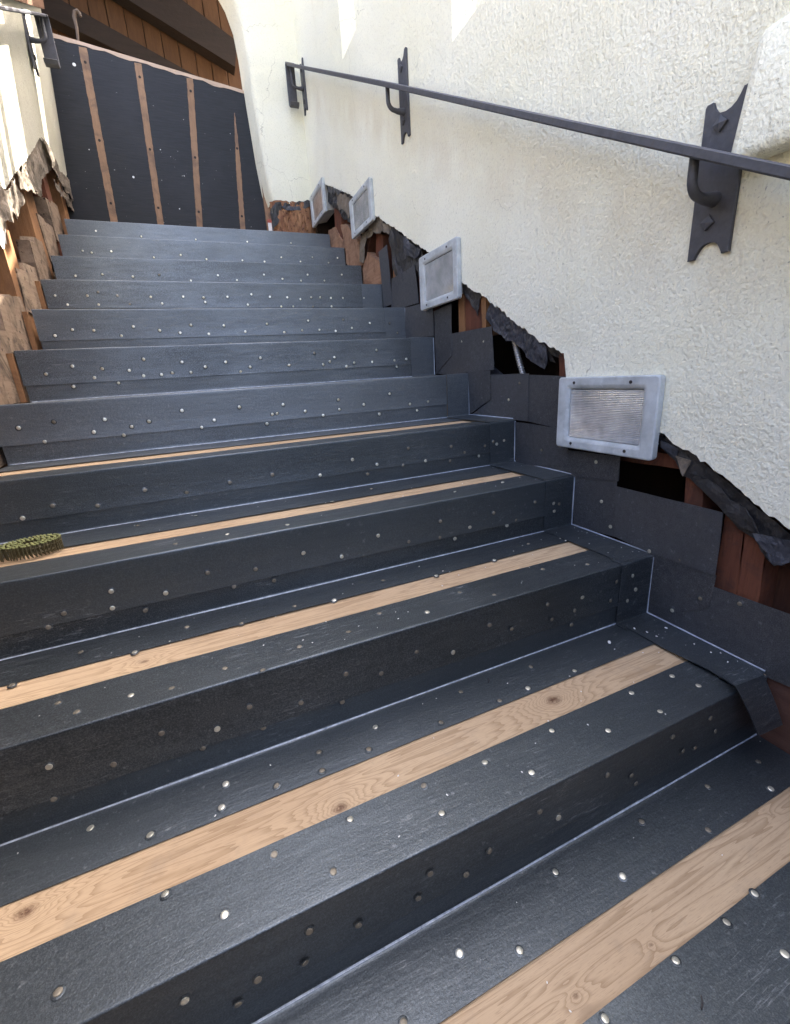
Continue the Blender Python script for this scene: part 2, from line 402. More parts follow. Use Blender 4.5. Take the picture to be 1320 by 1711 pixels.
# ------------------------------------------------------------------ stair measures
H, D = .175, .3146
YK = {1: .3151, 2: .6313, 3: .9399, 4: 1.2537, 5: 1.578, 6: 1.8907, 7: 2.201, 8: 2.5164, 9: 2.8315, 10: 3.1448, 11: 3.4606}
ZK = {1: .1716, 2: .3557, 3: .5293, 4: .6924, 5: .8734, 6: 1.0521, 7: 1.2303, 8: 1.4019, 9: 1.5728, 10: 1.7522, 11: 1.9203}
for k in range(-3, 1): YK[k] = k*D; ZK[k] = k*H
YK[12] = 4.0; ZK[-4] = -4*H; YK[-4] = -4*D
GZ = -4*H
def zs(y): return y*.5563
LB, RB = -1.5, 3.93
def xl(y, z): return -1.672 + .085*(z-zs(y)-.1)       # the left wall leans in a little

# ------------------------------------------------------------------ ground
gm = bpy.data.meshes.new('ground')
g = 900; gm.from_pydata([(-g, -g, GZ), (g, -g, GZ), (g, g, GZ), (-g, g, GZ)], [], [(0, 1, 2, 3)])
tag(link('ground', gm, M['ground']), 'grey paving at the foot of the stairs', None, None, 'structure')

# ------------------------------------------------------------------ fence added behind the camera to darken the lower risers
fe = root('added_fence_blocker', (-1, -1.3, GZ), 'dark board fence added behind the camera to block low sky', 'fence')
for i in range(13):
    x = -2.2+i*.24
    box('board', (x, -1.3, GZ+.02), (x+.232, -1.275, 1.05+.01*(i % 3)), M['dark_wood'], fe)
for x in (-2.1, -.7, .7): box('post', (x, -1.42, GZ), (x+.1, -1.302, 1.0), M['dark_wood'], fe)
# unseen house added on the left to dim the upper right wall
nh = root('added_house_blocker', (-7.6, 2, GZ), 'brown house added out of view on the left to block low sky', 'house')
box('wall', (-10, -7, GZ), (-7.5, 10, 4.2), M['house'], nh)
prism('roof', [(-10.3, 4.201), (-7.1, 4.201), (-8.75, 5.2)], -7.3, 10.3, M['dark_wood'], nh, axis='y')
for y in (-4, -.5, 3, 6.5): box('window', (-7.52, y, 1.0), (-7.49, y+1.2, 2.4), M['black'], nh)
# ------------------------------------------------------------------ right wall
wall = root('stucco_wall', (.05, 1.5, GZ), 'tall cream stucco wall with ragged lower edge along the right of the stairs', 'wall')
SX = -.02
low_px = [(540, 306), (562, 315), (588, 326), (606, 340), (627, 360), (660, 382), (706, 414), (740, 440), (772, 473), (800, 490), (830, 512), (862, 541), (905, 572), (942, 591), (946, 632), (1000, 690), (1102, 722), (1125, 741), (1150, 752), (1185, 780), (1215, 800), (1260, 842), (1320, 888)]
low = YZ(low_px, SX)
lowr = []
for i in range(len(low)-1):
    a, b = Vector(low[i]), Vector(low[i+1]); n = max(1, int((b-a).length/.012))
    for j in range(n):
        p = a.lerp(b, j/n); q = noise.noise(Vector((p.x*60, p.y*60, 3)))*.008 + random.uniform(-.0035, .0035)
        lowr.append((p.x, p.y+q))
lowr += [(.326, .53), (.1, .40), (-.3, .16), (-.9, -.2), (LB, -.5)]
TOP = 2.10
n1 = (2.83, 2.625, 2.05); n2 = (1.632, 2.045, .90)     # niche: far jamb y, sill z, near jamb y
outline = [(3.80, 2.24), (3.45, 2.235)] + lowr + [(LB, zs(LB)+TOP), (.6, zs(.6)+TOP)]
def notch(nn):
    y1, z, y0 = nn
    return [(y0, zs(y0)+TOP), (y0, z), (y1, z), (y1, zs(y1)+TOP)]
outline += notch(n2) + notch(n1) + [(3.80, zs(3.8)+TOP)]
prism('stucco_skin', outline, SX, 0.0, M['stucco'], wall)
for y1, z, y0 in (n1, n2):
    zt0, zt1 = zs(y0)+TOP-.02, zs(y1)+TOP-.02; dx = .055; q = .05
    v = [(SX, y1, z), (SX, y1, zt1), (dx, y1-q, zt1), (dx, y1-q, z+q), (SX, y0, z), (dx, y0+q, z+q), (SX, y0, zt0), (dx, y0+q, zt0)]
    link('niche_recess', mesh('niche', v, [(0, 1, 2, 3), (0, 3, 5, 4), (3, 2, 7, 5), (4, 5, 7, 6)]), M['stucco'], wall)
# rounded stucco corbel at the near end of the wall
bm = bmesh.new(); bmesh.ops.create_cube(bm, size=1)
for v in bm.verts:
    lo, hi = (-.075, -.6, 1.238), (0.0, .535, 1.455)
    for i in range(3): v.co[i] = lo[i]+(v.co[i]+.5)*(hi[i]-lo[i])
bmesh.ops.subdivide_edges(bm, edges=[e for e in bm.edges if abs((e.verts[0].co-e.verts[1].co).y) > .5], cuts=24)
bmesh.ops.bevel(bm, geom=bm.edges[:], offset=.03, segments=4, affect='EDGES', profile=.5, clamp_overlap=True)
for v in bm.verts:
    v.co += Vector((noise.noise(v.co*11)*.008, noise.noise(v.co*9+Vector((5, 0, 0)))*.010, noise.noise(v.co*10+Vector((0, 9, 0)))*.010))
    if v.co.z > 1.36 and v.co.x < -.01: v.co.x += (v.co.z-1.36)*.45
link('stucco_corbel', frombm('corbel', bm, True, 60), M['stucco'], wall)
# framing behind the stucco
prism('light_stop_post', [(3.81, GZ), (3.9, GZ), (3.9, zs(3.8)+TOP), (3.81, zs(3.8)+TOP)], .002, .238, M['cavity'], wall)  # unseen end piece added to stop sun leaking into the wall
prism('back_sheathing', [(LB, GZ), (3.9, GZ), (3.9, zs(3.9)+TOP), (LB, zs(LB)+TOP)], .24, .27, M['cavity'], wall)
prism('wall_core', [(LB, zs(LB)+.75), (3.8, zs(3.8)+.75), (3.8, zs(3.8)+TOP-.03), (LB, zs(LB)+TOP-.03)], .062, .238, M['sheath'], wall)
def stud(px, mat, x0=.012, x1=.10, name='stud'):
    return prism(name, rough_edge(YZ(px, x0), .06, .0015), x0, x1, mat, wall)
stud([(1148, 770), (1176, 790), (1170, 900), (1140, 900)], M['stud'])
stud([(1214, 845), (1245, 870), (1228, 1010), (1190, 1000)], M['stud'])
stud([(1247, 868), (1284, 900), (1262, 1030), (1229, 1012)], M['stud_plaster'], .009)
stud([(1290, 930), (1330, 960), (1330, 1060), (1275, 1050)], M['sheath'], .07)
stud([(934, 585), (948, 590), (946, 660), (935, 660)], M['stud'])
stud([(766, 480), (774, 482), (777, 570), (767, 575)], M['stud_tan'], .008)
stud([(775, 480), (804, 485), (808, 560), (778, 565)], M['stud'], .014)
stud([(803, 480), (812, 488), (812, 560), (806, 560)], M['stud_tan'], .010)
stud([(657, 420), (664, 425), (664, 480), (657, 485)], M['stud_tan'])
stud([(699, 430), (710, 440), (712, 520), (701, 520)], M['stud'], .02)
stud([(558, 345), (569, 350), (572, 400), (561, 400)], M['stud'])
stud([(612, 380), (622, 390), (608, 440), (600, 420)], M['sheath'], .02)
stud([(1040, 745), (1150, 765), (1148, 786), (1030, 768)], M['stud'], .02, .1, 'blocking')
stud([(820, 610), (838, 626), (838, 640), (820, 640)], M['tar_blue'], .03, .04, 'sheathing_scrap')
stud([(628, 388), (640, 392), (640, 480), (628, 470)], M['stud'], .04, .1)
# lumber carrying the upper treads
prism('stringer_end', rough_edge(YZ([(549, 384), (559, 379), (577, 414), (560, 425), (548, 410)], .003), .02, .004, 5), .003, .05, M['raw_wood'], wall)
prism('stringer_end', rough_edge(YZ([(569, 376), (577, 374), (597, 400), (606, 443), (590, 455), (578, 440), (577, 415)], .004), .02, .004, 5), .004, .05, M['raw_wood'], wall)
prism('stringer_end', rough_edge(YZ([(606, 447), (614, 421), (636, 439), (639, 482), (607, 482)], .005), .02, .004, 5), .005, .05, M['raw_wood'], wall)
prism('stringer_board', [(-1.0, -.69), (.33, -.12), (.33, .21), (.1, .20), (-1.0, -.30)], .004, .04, M['stringer_red'], wall)
# torn building paper
paper('torn_paper', YZ([(541, 305), (588, 326), (590, 374), (570, 362), (558, 345), (545, 334)], -.004), -.004, .018, M['tar'], wall, seed=1)
paper('torn_paper', YZ([(547, 312), (575, 318), (566, 325), (548, 322)], -.016), -.016, .008, M['tar_blue'], wall, seed=21)
paper('torn_paper', YZ([(560, 322), (586, 330), (582, 366), (574, 350), (566, 352)], -.012), -.012, .012, M['tar_brown'], wall, seed=22)
paper('torn_paper', YZ([(627, 358), (654, 376), (650, 392), (636, 384), (612, 398), (607, 440), (601, 438), (600, 404)], -.002), -.002, .014, M['tar_brown'], wall, seed=2)
paper('torn_paper', YZ([(651, 373), (706, 414), (706, 470), (694, 449), (662, 466), (654, 428), (648, 399)], -.003), -.003, .014, M['tar'], wall, seed=3)
paper('torn_paper', YZ([(672, 396), (703, 418), (690, 432), (676, 424)], -.012), -.012, .012, M['tar_blue'], wall, seed=23)
paper('torn_paper', YZ([(658, 430), (680, 462), (664, 470)], -.008), -.008, .010, M['tar_blue'], wall, seed=24)
paper('torn_paper', YZ([(772, 472), (786, 474), (806, 492), (797, 501), (797, 528), (786, 510), (778, 498)], -.004), -.004, .014, M['tar'], wall, seed=4)
paper('torn_paper', YZ([(824, 503), (878, 542), (891, 560), (913, 580), (908, 617), (882, 597), (863, 578), (825, 552), (812, 532)], -.004), -.004, .012, M['tar_blue'], wall, seed=5, curl=.012)
paper('torn_paper', YZ([(890, 556), (938, 590), (934, 600), (920, 592), (926, 606), (918, 604), (910, 582)], .006), .006, .010, M['tar'], wall, seed=6)
paper('torn_paper', YZ([(1098, 724), (1135, 744), (1174, 772), (1198, 793), (1240, 826), (1295, 872), (1325, 896), (1325, 936), (1302, 944), (1294, 946), (1277, 930), (1284, 914), (1260, 901), (1233, 884), (1205, 852), (1175, 821), (1154, 800), (1141, 794), (1130, 770), (1102, 746)], -.004), -.004, .007, M['tar'], wall, seed=7)
paper('torn_paper', YZ([(1150, 790), (1180, 800), (1220, 836), (1262, 872), (1270, 892), (1236, 880), (1206, 852), (1176, 820)], -.011), -.011, .007, M['tar'], wall, seed=8)
paper('torn_paper', YZ([(1258, 890), (1300, 900), (1328, 905), (1328, 936), (1306, 945), (1290, 942), (1279, 928), (1286, 915)], -.018), -.018, .010, M['tar_blue'], wall, seed=9)
paper('torn_paper', YZ([(1104, 736), (1132, 752), (1128, 766), (1104, 748)], -.014), -.014, .008, M['tar_blue'], wall, seed=10)
paper('torn_paper', YZ([(1128, 762), (1152, 770), (1146, 780), (1140, 796), (1136, 790)], -.016), -.016, .008, M['tar_brown'], wall, seed=11)

# unseen board screen added on the right wall, gaps placed for the sun streaks
scr = root('added_streak_screen', (.03, 2, zs(2)+TOP), 'unseen row of dark boards added on the tall stucco wall to cast sun streaks', 'screen')
GAPS = [(1.95, 2.12), (2.27, 2.36), (2.49, 2.54), (2.63, 2.685), (2.76, 3.05), (3.61, 3.77)]
yy = LB
edges = sorted(GAPS)
SCREEN = []
for a, b in edges + [(3.8, 3.8)]:
    while yy < a-1e-6:
        e = min(a, yy+.36)
        if a-e < .05: e = a
        SCREEN.append((yy, e)); yy = e
    yy = b
for a, b in SCREEN:
    prism('board', [(a+.001, zs(a)+TOP+.001), (b-.001, zs(b)+TOP+.001), (b-.001, zs(b)+TOP+1.0), (a+.001, zs(a)+TOP+1.0)], .0, .03, M['dark_wood'], scr)
prism('rail', [(LB, zs(LB)+TOP+.86), (3.8, zs(3.8)+TOP+.86), (3.8, zs(3.8)+TOP+.97), (LB, zs(LB)+TOP+.97)], .032, .07, M['dark_wood'], scr)

# ------------------------------------------------------------------ arch pier at the head of the stairs
pier = root('arched_pier', (-.2, 3.88, 1.92), 'cream stucco pier with rounded arch edge at the head of the stairs', 'pier')
edge = [(2.215, -.325), (2.30, -.345), (2.5, -.362), (2.9, -.378), (3.15, -.383), (3.30, -.395), (3.42, -.43), (3.54, -.50), (3.65, -.62), (3.74, -.80), (3.78, -1.05), (3.79, -1.70)]
vs_, fs = [], []
prof = [(.0, .99), (.0, .055), (.004, .03), (.014, .012), (.03, 0.002), (.05, -.004), (.17, -.035)]   # (depth behind the front, offset into the pier from the opening edge)
for z, x in edge:
    for dep, off in prof: vs_.append(((min(x+off, -.002) if off < .5 else (-.002 if z < 3.5 else -.002)), 3.80+dep, z))
n = len(prof)
for i in range(len(edge)-1):
    for j in range(n-1): fs.append((i*n+j, i*n+j+1, (i+1)*n+j+1, (i+1)*n+j))
# fill the spandrel above
base = len(vs_); vs_ += [(-.002, 3.8, 4.3), (-1.75, 3.8, 4.3)]
fs.append(tuple([(len(edge)-1)*n+1] + [base+1, base, (len(edge)-1)*n]))
link('stucco_skin', mesh('pier', vs_, fs, True, 50), M['stucco_pier'], pier)
prism('pier_core', [(-.30, 2.225), (-.005, 2.225), (-.005, 4.2), (-.30, 4.2)], 3.83, 3.96, M['sheath'], pier, axis='y')
bm = bmesh.new(); bmesh.ops.create_grid(bm, x_segments=46, y_segments=46, size=.5)
for v in bm.verts:
    a, b = v.co.x+.5, v.co.y+.5
    p = Vector((-.335+a*.315, 3.815, 1.915+b*.315))
    edgef = min(a, 1-a, 1)*8
    hole = max(0, noise.noise(Vector((p.x*22, p.z*14, 1)))-.22)*.05 + max(0, noise.noise(Vector((p.x*95, p.z*26, 4)))-.05)*.016
    p.y += hole + max(0, 1-edgef)*.03; v.co = p
o = link('rotted_timber', frombm('rot', bm, True, 60), M['rot'], pier)
o.modifiers.new('thickness', 'SOLIDIFY').thickness = -.02
def paper_y(name, pts, y, amp, mat, parent, seed):
    o = paper(name, pts, 0, amp, mat, None, seed=seed)
    for v in o.data.vertices: x, a, b = v.co; v.co = (a, y-x, b)
    setparent(o, parent); return o
P = lambda pts, y=3.8: [(q.x, q.z) for q in (W(a, b, 'y', y) for a, b in pts)]
paper_y('torn_paper', P([(452, 350), (460, 339), (520, 337), (522, 346), (470, 346), (464, 375), (456, 388)]), 3.80, .012, M['tar'], pier, 31)
paper_y('torn_paper', P([(470, 346), (500, 345), (503, 352), (478, 352)]), 3.795, .008, M['tar_blue'], pier, 32)
a, b = W(448, 372, 'y', 3.86), W(456, 392, 'y', 3.86)
box('white_trim', (a.x, 3.86, 1.925), (b.x, 3.88, a.z), M['white'], pier)
box('red_trim', (a.x-.002, 3.857, a.z+.001), (b.x+.002, 3.883, a.z+.022), M['red'], pier)

tag(box('light_stop_wall', (-1.855, 3.965, GZ), (.235, 3.99, 1.79), M['cavity']), 'dark wall added under the head of the stairs to stop light', None, None, 'structure')  # unseen, added to keep light out of the space under the stairs
# ------------------------------------------------------------------ staircase
st = root('staircase', (-.84, -1.0, GZ), 'wide wooden stairs clad in dark grey flashing with bare plywood strips on the treads', 'staircase')
XR = 0.0; XP = -.114
SHEETS = {}
def arc(cy, cz, r, a0, a1, n=4): return [(cy+r*math.cos(a0+(a1-a0)*i/n), cz+r*math.sin(a0+(a1-a0)*i/n)) for i in range(n+1)]
for k in range(-3, 12):
    y0, z, zb, y1 = YK[k], ZK[k], ZK[k-1], YK[k+1]
    XL = -1.672 if k >= 6 else -1.688
    if k == 7: XL = -1.664
    if k < 1: XL = -1.69
    h = z-zb; seam = zb + h*(.335 if k < 8 else .30)
    xr = XP if 2 <= k <= 8 else XR
    if 9 <= k: xr = XR-.004
    if k == 1: xr = -.012
    # timber core
    box('riser_board', (XL+.006, y0+.004, zb-.01), (-.001, y0+.024, z-.022), M['ply_core'], st)
    box('tread_board', (XL+.006, y0+.003, z-.0215), (-.0015, y1+.003, z-.0025), M['ply'], st)
    fr, bk = y0+.115, y0+.200
    if k == 3: fr, bk = y0+.105, y0+.182
    if k == 4: fr, bk = y0+.092, y0+.190
    # nosing flashing: tread front, rounded nose, down the riser to the seam
    r = .0034
    pr = [(fr, z+.0016), (y0+.06, z+.0018), (y0+.006, z+.0018)] + arc(y0-.0035+r, z+.0018-r, r, math.pi/2, math.pi, 4) + [(y0-.0035, z-.007), (y0-.0035, z-h*.35), (y0-.0042, seam+.02), (y0-.0062, seam)]
    pr = pr if False else pr
    so_ = sweepx('nosing_flashing', pr[::-1], XL+random.uniform(0, .003), xr, .0020, M['sheet'], st, seed=k)
    # base flashing: lower riser, inside corner, back of the tread below
    ybk = (YK[k-1]+.200) if k-1 not in (3, 4) else (YK[3]+.182 if k-1 == 3 else YK[4]+.190)
    if k == -3: ybk = y0-.10
    xrb = xr if k != 1 else XR
    pb = [(y0-.0012, seam+.018), (y0-.0012, zb+.013)] + arc(y0-.0012-.007, zb+.0015+.007, .007, 0, -math.pi/2, 4) + [(y0-.013, zb+.0015), (ybk, zb+.0015)]
    sb = sweepx('base_flashing', pb[::-1], XL+.004, xrb, .0012, M['sheet'], st, seed=k+40)
    # pale strip painting the glint of the inside-corner fold
    if 1 <= k <= 7:
        sweepx('fold_glint', arc(y0-.0012-.007, zb+.0015+.007, .0062, -R(32), -R(58), 3)[::-1], XL+.01, -.003, .0006, M['crease'], sb, nx=60, seed=k+40)
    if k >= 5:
        for q_ in (so_, sb): q_.data.materials[0] = M['sheet_skylit']
    SHEETS[k] = (so_, sb, seam)
# right-hand end patches
END = {}
for k in range(1, 9):
    y0, z, zb = YK[k], ZK[k], ZK[k-1]; r = .005
    if k >= 2:
        pr = [(y0+.03, z+.0036)] + arc(y0-.0062+r, z+.0036-r, r, math.pi/2, math.pi, 4) + [(y0-.0062, zb+.0125)] + arc(y0-.0062-.006, zb+.0036+.006, .006, 0, -math.pi/2, 3)[0:] + [(y0-.04, zb+.0036)]
        if k == 8: pr = pr[:7]
        END[k] = sweepx('corner_flashing', pr[::-1], XP-.008+random.uniform(-.01, .01), -.0005, .0014, M['sheet_skylit' if k >= 5 else 'sheet'], st, nx=5, seed=k+80, wav=.001)
        if k <= 7:
            tube('fold_glint', [(-.0045, y0-.0075, zb+.006+(z-zb-.008)*i/8+0) for i in range(9)], .0021, M['crease'], END[k], 6)
# tread end pieces
for k in (1, 2, 3, 4):
    y0, z, y1 = YK[k], ZK[k], YK[k+1]
    pts = [(-.118, y1-.004), (-.119+random.uniform(-.006, .006), y0+(.0 if k > 1 else -.004)), (-.0045, y0+(.0 if k > 1 else -.004)), (-.0045, y1-.004)]
    bm = bmesh.new(); NX, NY = 6, 16; vv = {}
    for s in (0, 1):
        for i in range(NX+1):
            for j in range(NY+1):
                x = -.118+(.1135)*i/NX; y = y0+.004+(y1-y0-.008)*j/NY
                lift = noise.noise(Vector((x*6, y*7, k)))*.0015 + (.010*max(0, 1-i/2.5)*max(0, 1-abs(j-3)/6) if k == 1 else 0)
                vv[s, i, j] = bm.verts.new((x, y, z+.0052+max(-.0006, lift)-.0014*s))
    for i in range(NX):
        for j in range(NY):
            bm.faces.new((vv[0, i, j], vv[0, i+1, j], vv[0, i+1, j+1], vv[0, i, j+1])); bm.faces.new((vv[1, i, j], vv[1, i, j+1], vv[1, i+1, j+1], vv[1, i+1, j]))
    for i in range(NX):
        for j in (0, NY): bm.faces.new((vv[0, i, j], vv[1, i, j], vv[1, i+1, j], vv[0, i+1, j]))
    for j in range(NY):
        for i in (0, NX): bm.faces.new((vv[0, i, j], vv[0, i, j+1], vv[1, i, j+1], vv[1, i, j]))
    te = link('tread_end_flashing', frombm('te', bm, True, 40), M['sheet'], st)
    tube('fold_glint', [(-.0050, y0+.006+(y1-y0-.012)*i/10, z+.0075) for i in range(11)], .0021, M['crease'], te, 6)
# loose flap bent down over the lowest full nosing
fl = [W(1229, 1146, 'y', YK[1]-.008), W(1276, 1128, 'y', YK[1]-.008), W(1308, 1211, 'y', YK[1]-.055), W(1268, 1230, 'y', YK[1]-.055)]
bm = bmesh.new(); a = []
for i in range(7):
    t = i/6; L_ = fl[0].lerp(fl[3], t); R_ = fl[1].lerp(fl[2], t); bow = Vector((0, -.003*math.sin(t*math.pi), .0))
    a.append([bm.verts.new(L_+bow), bm.verts.new(L_.lerp(R_, .5)+bow*1.1), bm.verts.new(R_+bow)])
a.insert(0, [bm.verts.new(fl[0]+Vector((0, .03, .006))), bm.verts.new(fl[0].lerp(fl[1], .5)+Vector((0, .03, .006))), bm.verts.new(fl[1]+Vector((0, .03, .006)))])
for i in range(7):
    for j in range(2): bm.faces.new((a[i][j], a[i][j+1], a[i+1][j+1], a[i+1][j]))
o = link('bent_flap', frombm('flap', bm), M['sheet'], st); o.modifiers.new('thickness', 'SOLIDIFY').thickness = .0015
# flashing pieces on the side of the stairs
side_pieces = [
    [(1189, 979), (1330, 1030), (1330, 1152), (1276, 1129), (1180, 1078), (1083, 1030), (1184, 1014)],
    [(1092, 922), (1197, 962), (1189, 981), (1184, 1015), (1083, 1031)],
    [(1030, 812), (1210, 856), (1195, 962), (1091, 926), (1027, 896)],
    [(959, 796), (1031, 803), (1028, 897), (958, 878)],
    [(946, 752), (1037, 763), (1034, 804), (958, 797), (868, 779), (880, 768)],
    [(861, 705), (940, 716), (949, 752), (949, 776), (862, 779)],
    [(882, 626), (945, 629), (940, 718), (880, 703)],
    [(819, 626), (884, 624), (882, 704), (787, 694), (820, 668)],
    [(782, 622), (819, 619), (820, 667), (786, 692)],
    [(752, 558), (823, 545), (825, 618), (746, 626), (728, 624)],
    [(725, 520), (754, 507), (755, 594), (729, 625)],
    [(677, 514), (723, 502), (725, 561), (678, 565)],
    [(655, 466), (694, 443), (700, 506), (676, 513), (654, 514)],
    [(634, 421), (648, 409), (655, 508), (641, 514)],
]
SIDE = []
for i, px in enumerate(side_pieces):
    off = [-.0015, -.0042, -.0070][i % 3]
    pts = YZ(px, off); c = sum((Vector(p) for p in pts), Vector((0, 0)))/len(pts)
    bm = bmesh.new(); n = len(pts)
    f = bm.faces.new([bm.verts.new((off, a, b)) for a, b in rough_edge(pts, .06, .0008, i)])
    bmesh.ops.triangulate(bm, faces=[f])
    for _ in range(2):
        bmesh.ops.subdivide_edges(bm, edges=[e for e in bm.edges if e.calc_length() > .04], cuts=1); bmesh.ops.triangulate(bm, faces=[q for q in bm.faces if len(q.verts) > 3])
    for v in bm.verts:
        far = (Vector((v.co.y, v.co.z))-c).length
        v.co.x += noise.noise(v.co*6+Vector((i, 0, 0)))*.0016 - (max(0, v.co.z-c.y)*.035 if i in (9, 12, 13, 2) else 0)
    o = link('side_flashing', frombm('sf', bm), M['sheet_side'], st); s = o.modifiers.new('thickness', 'SOLIDIFY'); s.thickness = .0018; s.offset = 0
    SIDE.append(o)

# nails, (pixel positions in the photograph, driven into the sheet seen there)
def nailmesh(name, r, mat, dome=.0017):
    bm = bmesh.new(); seg = 12; rings = []
    for rr, hh in ((r*1.6, -.0004), (r*1.3, .0003), (r*1.02, .0002), (r*1.0, .0002), (r*1.0, .0011), (r*.86, .0015), (r*.4, dome)):
        rings.append([bm.verts.new((rr*math.cos(2*math.pi*i/seg), rr*math.sin(2*math.pi*i/seg), hh)) for i in range(seg)])
    for a, b in zip(rings, rings[1:]):
        for i in range(seg): bm.faces.new((a[i], a[(i+1) % seg], b[(i+1) % seg], b[i]))
    bm.faces.new(rings[-1]); bm.faces.new(rings[0][::-1])
    me = frombm(name, bm, True, 40); me.materials.append(mat); me.materials.append(M['sheet'])
    for f in me.polygons:
        if (f.center.xy.length > r*1.01 and len(f.vertices) == 4): f.material_index = 1
    return me
NM = [nailmesh('nail_head', .0053, M['nail']), nailmesh('nail_head_shaded', .0052, M['nail_shaded']), nailmesh('nail_head_b', .0057, M['nail'])]
def nail(p, axis, parent, bright):
    me = (NM[0] if random.random() < .5 else NM[2]) if random.random() < bright else NM[1]
    o = link('nail', me, None, None)
    q = {'z': Vector((0, 0, 1)), 'y': Vector((0, -1, 0)), 'x': Vector((-1, 0, 0))}[axis]
    q = (q + Vector((random.uniform(-.16, .16), random.uniform(-.16, .16), random.uniform(-.16, .16)))).normalized()
    o.rotation_euler = q.to_track_quat('Z', 'Y').to_euler(); o.location = p
    setparent(o, parent)
RN = {
 11: [(236,395),(327,400),(413,404),(486,406),(160,386)],
 10: [(138,419),(153,422),(186,420),(257,430),(302,426),(345,433),(405,435),(442,437),(470,430),(502,437),(522,430),(549,439),(564,431)],
 9: [(126,461),(171,458),(222,462),(266,459),(319,469),(364,460),(396,468),(441,459),(472,466),(503,469),(514,459),(542,469),(571,459)],
 8: [(92,494),(113,509),(146,494),(164,488),(165,509),(196,494),(217,508),(252,496),(271,507),(306,496),(340,497),(343,505),(380,496),(414,509),(420,492),(451,496),(470,512),(480,497),(490,512),(502,500),(520,497),(523,512),(535,497),(553,498),(554,512),(573,498),(608,498)],
 7: [(92,561),(121,551),(157,552),(203,561),(223,546),(267,552),(301,556),(319,543),(349,558),(374,544),(410,554),(446,541),(475,555),(505,552),(515,536),(534,551),(561,553),(573,534),(588,548),(618,540)],
 6: [(77,625),(121,612),(123,646),(158,631),(171,616),(198,640),(216,619),(240,600),(240,628),(270,626),(288,623),(304,605),(319,622),(343,613),(377,605),(402,621),(418,613),(435,598),(483,610),(525,590),(540,609),(551,604),(559,597),(579,612),(592,606),(622,605),(629,585),(659,602),(663,613),(679,600)],
 5: [(31,715),(90,705),(75,738),(157,722),(175,701),(207,727),(220,713),(249,704),(304,686),(337,714),(358,702),(400,680),(446,708),(455,692),(463,691),(473,676),(510,687),(540,694),(565,668),(567,684),(608,676),(634,692),(651,658),(685,675),(697,686),(715,671)],
 4: [(88,845),(163,845),(38,866),(242,819),(312,823),(384,806),(455,793),(535,794),(589,768),(614,792),(630,776),(673,777),(682,749),(711,770),(754,746),(776,756),(752,770),(800,762),(810,745)],
 3: [(632,895),(683,905),(571,930),(736,871),(735,898),(760,900),(785,881),(825,857),(847,878),(862,869),(894,839),(507,924),(347,957),(427,951),(186,988),(277,991),(391,980),(458,970),(107,1025),(81,1048),(188,1016),(243,1020)],
 2: [(82,1281),(190,1277),(90,1335),(270,1225),(363,1218),(339,1250),(417,1181),(440,1216),(503,1174),(578,1126),(572,1173),(637,1125),(818,1044),(855,1051),(696,1089),(757,1090),(915,1010),(922,1035),(973,998),(960,1020),(955,1044),(1020,1004),(1030,972)],
 1: [(517,1556),(599,1546),(510,1609),(431,1637),(309,1672),(398,1678),(719,1460),(902,1356),(933,1366),(818,1422),(1015,1295),(1055,1296),(1062,1309),(1124,1231),(1141,1255),(1161,1250),(1187,1200),(1195,1222),(699,1501),(779,1461)],
}
for k, pts in RN.items():
    for a, b in pts:
        p = W(a, b, 'y', YK[k]-.0052)
        up, lo, seam = SHEETS[k]
        nail(p, 'y', up if p.z > seam else lo, .93 if k >= 5 else (.35 if k >= 3 else .1))
for k, pts in {7: [(651,540),(664,556)], 4: [(824,738),(842,736),(830,742)], 3: [(925,841),(926,854),(934,842)], 2: [(1057,962),(1062,985),(1048,1004)]}.items():
    for a, b in pts: nail(W(a, b, 'y', YK[k]-.0078), 'y', END[k], .6)
TN = {
 0: [(928,1457),(1040,1464),(1072,1373),(1183,1387),(1182,1314),(1267,1273),(1288,1318),(767,1593),(868,1588),(1214,1541),(1261,1493),(1129,1605),(1311,1594),(1011,1702),(674,1709)],
 1: [(585,1369),(458,1428),(557,1457),(375,1529),(276,1494),(97,1658),(708,1313),(738,1359),(810,1274),(888,1291),(922,1221),(1016,1221),(1103,1189),(1055,1158),(1123,1130),(1167,1146),
     (151,1384),(251,1395),(377,1310),(370,1349),(462,1313),(533,1257),(538,1288),(616,1252),(627,1215),(737,1207),(770,1156),(835,1171),(882,1150),(887,1114),(960,1121)],
 2: [(97,1175),(128,1190),(219,1162),(287,1150),(376,1117),(439,1120),(500,1081),(582,1056),(634,1025),(714,1023),(768,990),(826,994),(907,951),(982,943),(20,1145),(135,1090),(225,1090),(312,1048),(403,1042),(492,1013),(558,1003),(640,970),(729,962),(826,936),(883,909)],
 3: [(555,838),(620,817),(690,799),(480,877),(380,893),(293,909),(327,862),(230,878),(760,822),(840,806)],
}
for k, pts in TN.items():
    for a, b in pts:
        p = W(a, b, 'z', ZK[k]+.0022)
        front = p.y < YK[k]+.15
        par = SHEETS[k][0] if front else SHEETS[k+1][1]
        nail(p, 'z', par, .75 if front and k <= 1 else .45)
for i, (a, b) in [(0, (1236,1009)), (1, (1123,1020)), (1, (1170,1000)), (1, (1135,936)), (2, (1154,855)), (2,(1085,921)), (3, (1005,838)), (3, (1020,880)), (4, (996,772)), (4, (910,755)), (7, (850,668)), (9, (772,570)), (9, (808,570)), (5,(905,752)), (7,(868,640))]:
    nail(W(a, b, 'x', [-.0030, -.0057, -.0085][i % 3]), 'x', SIDE[i], .5)

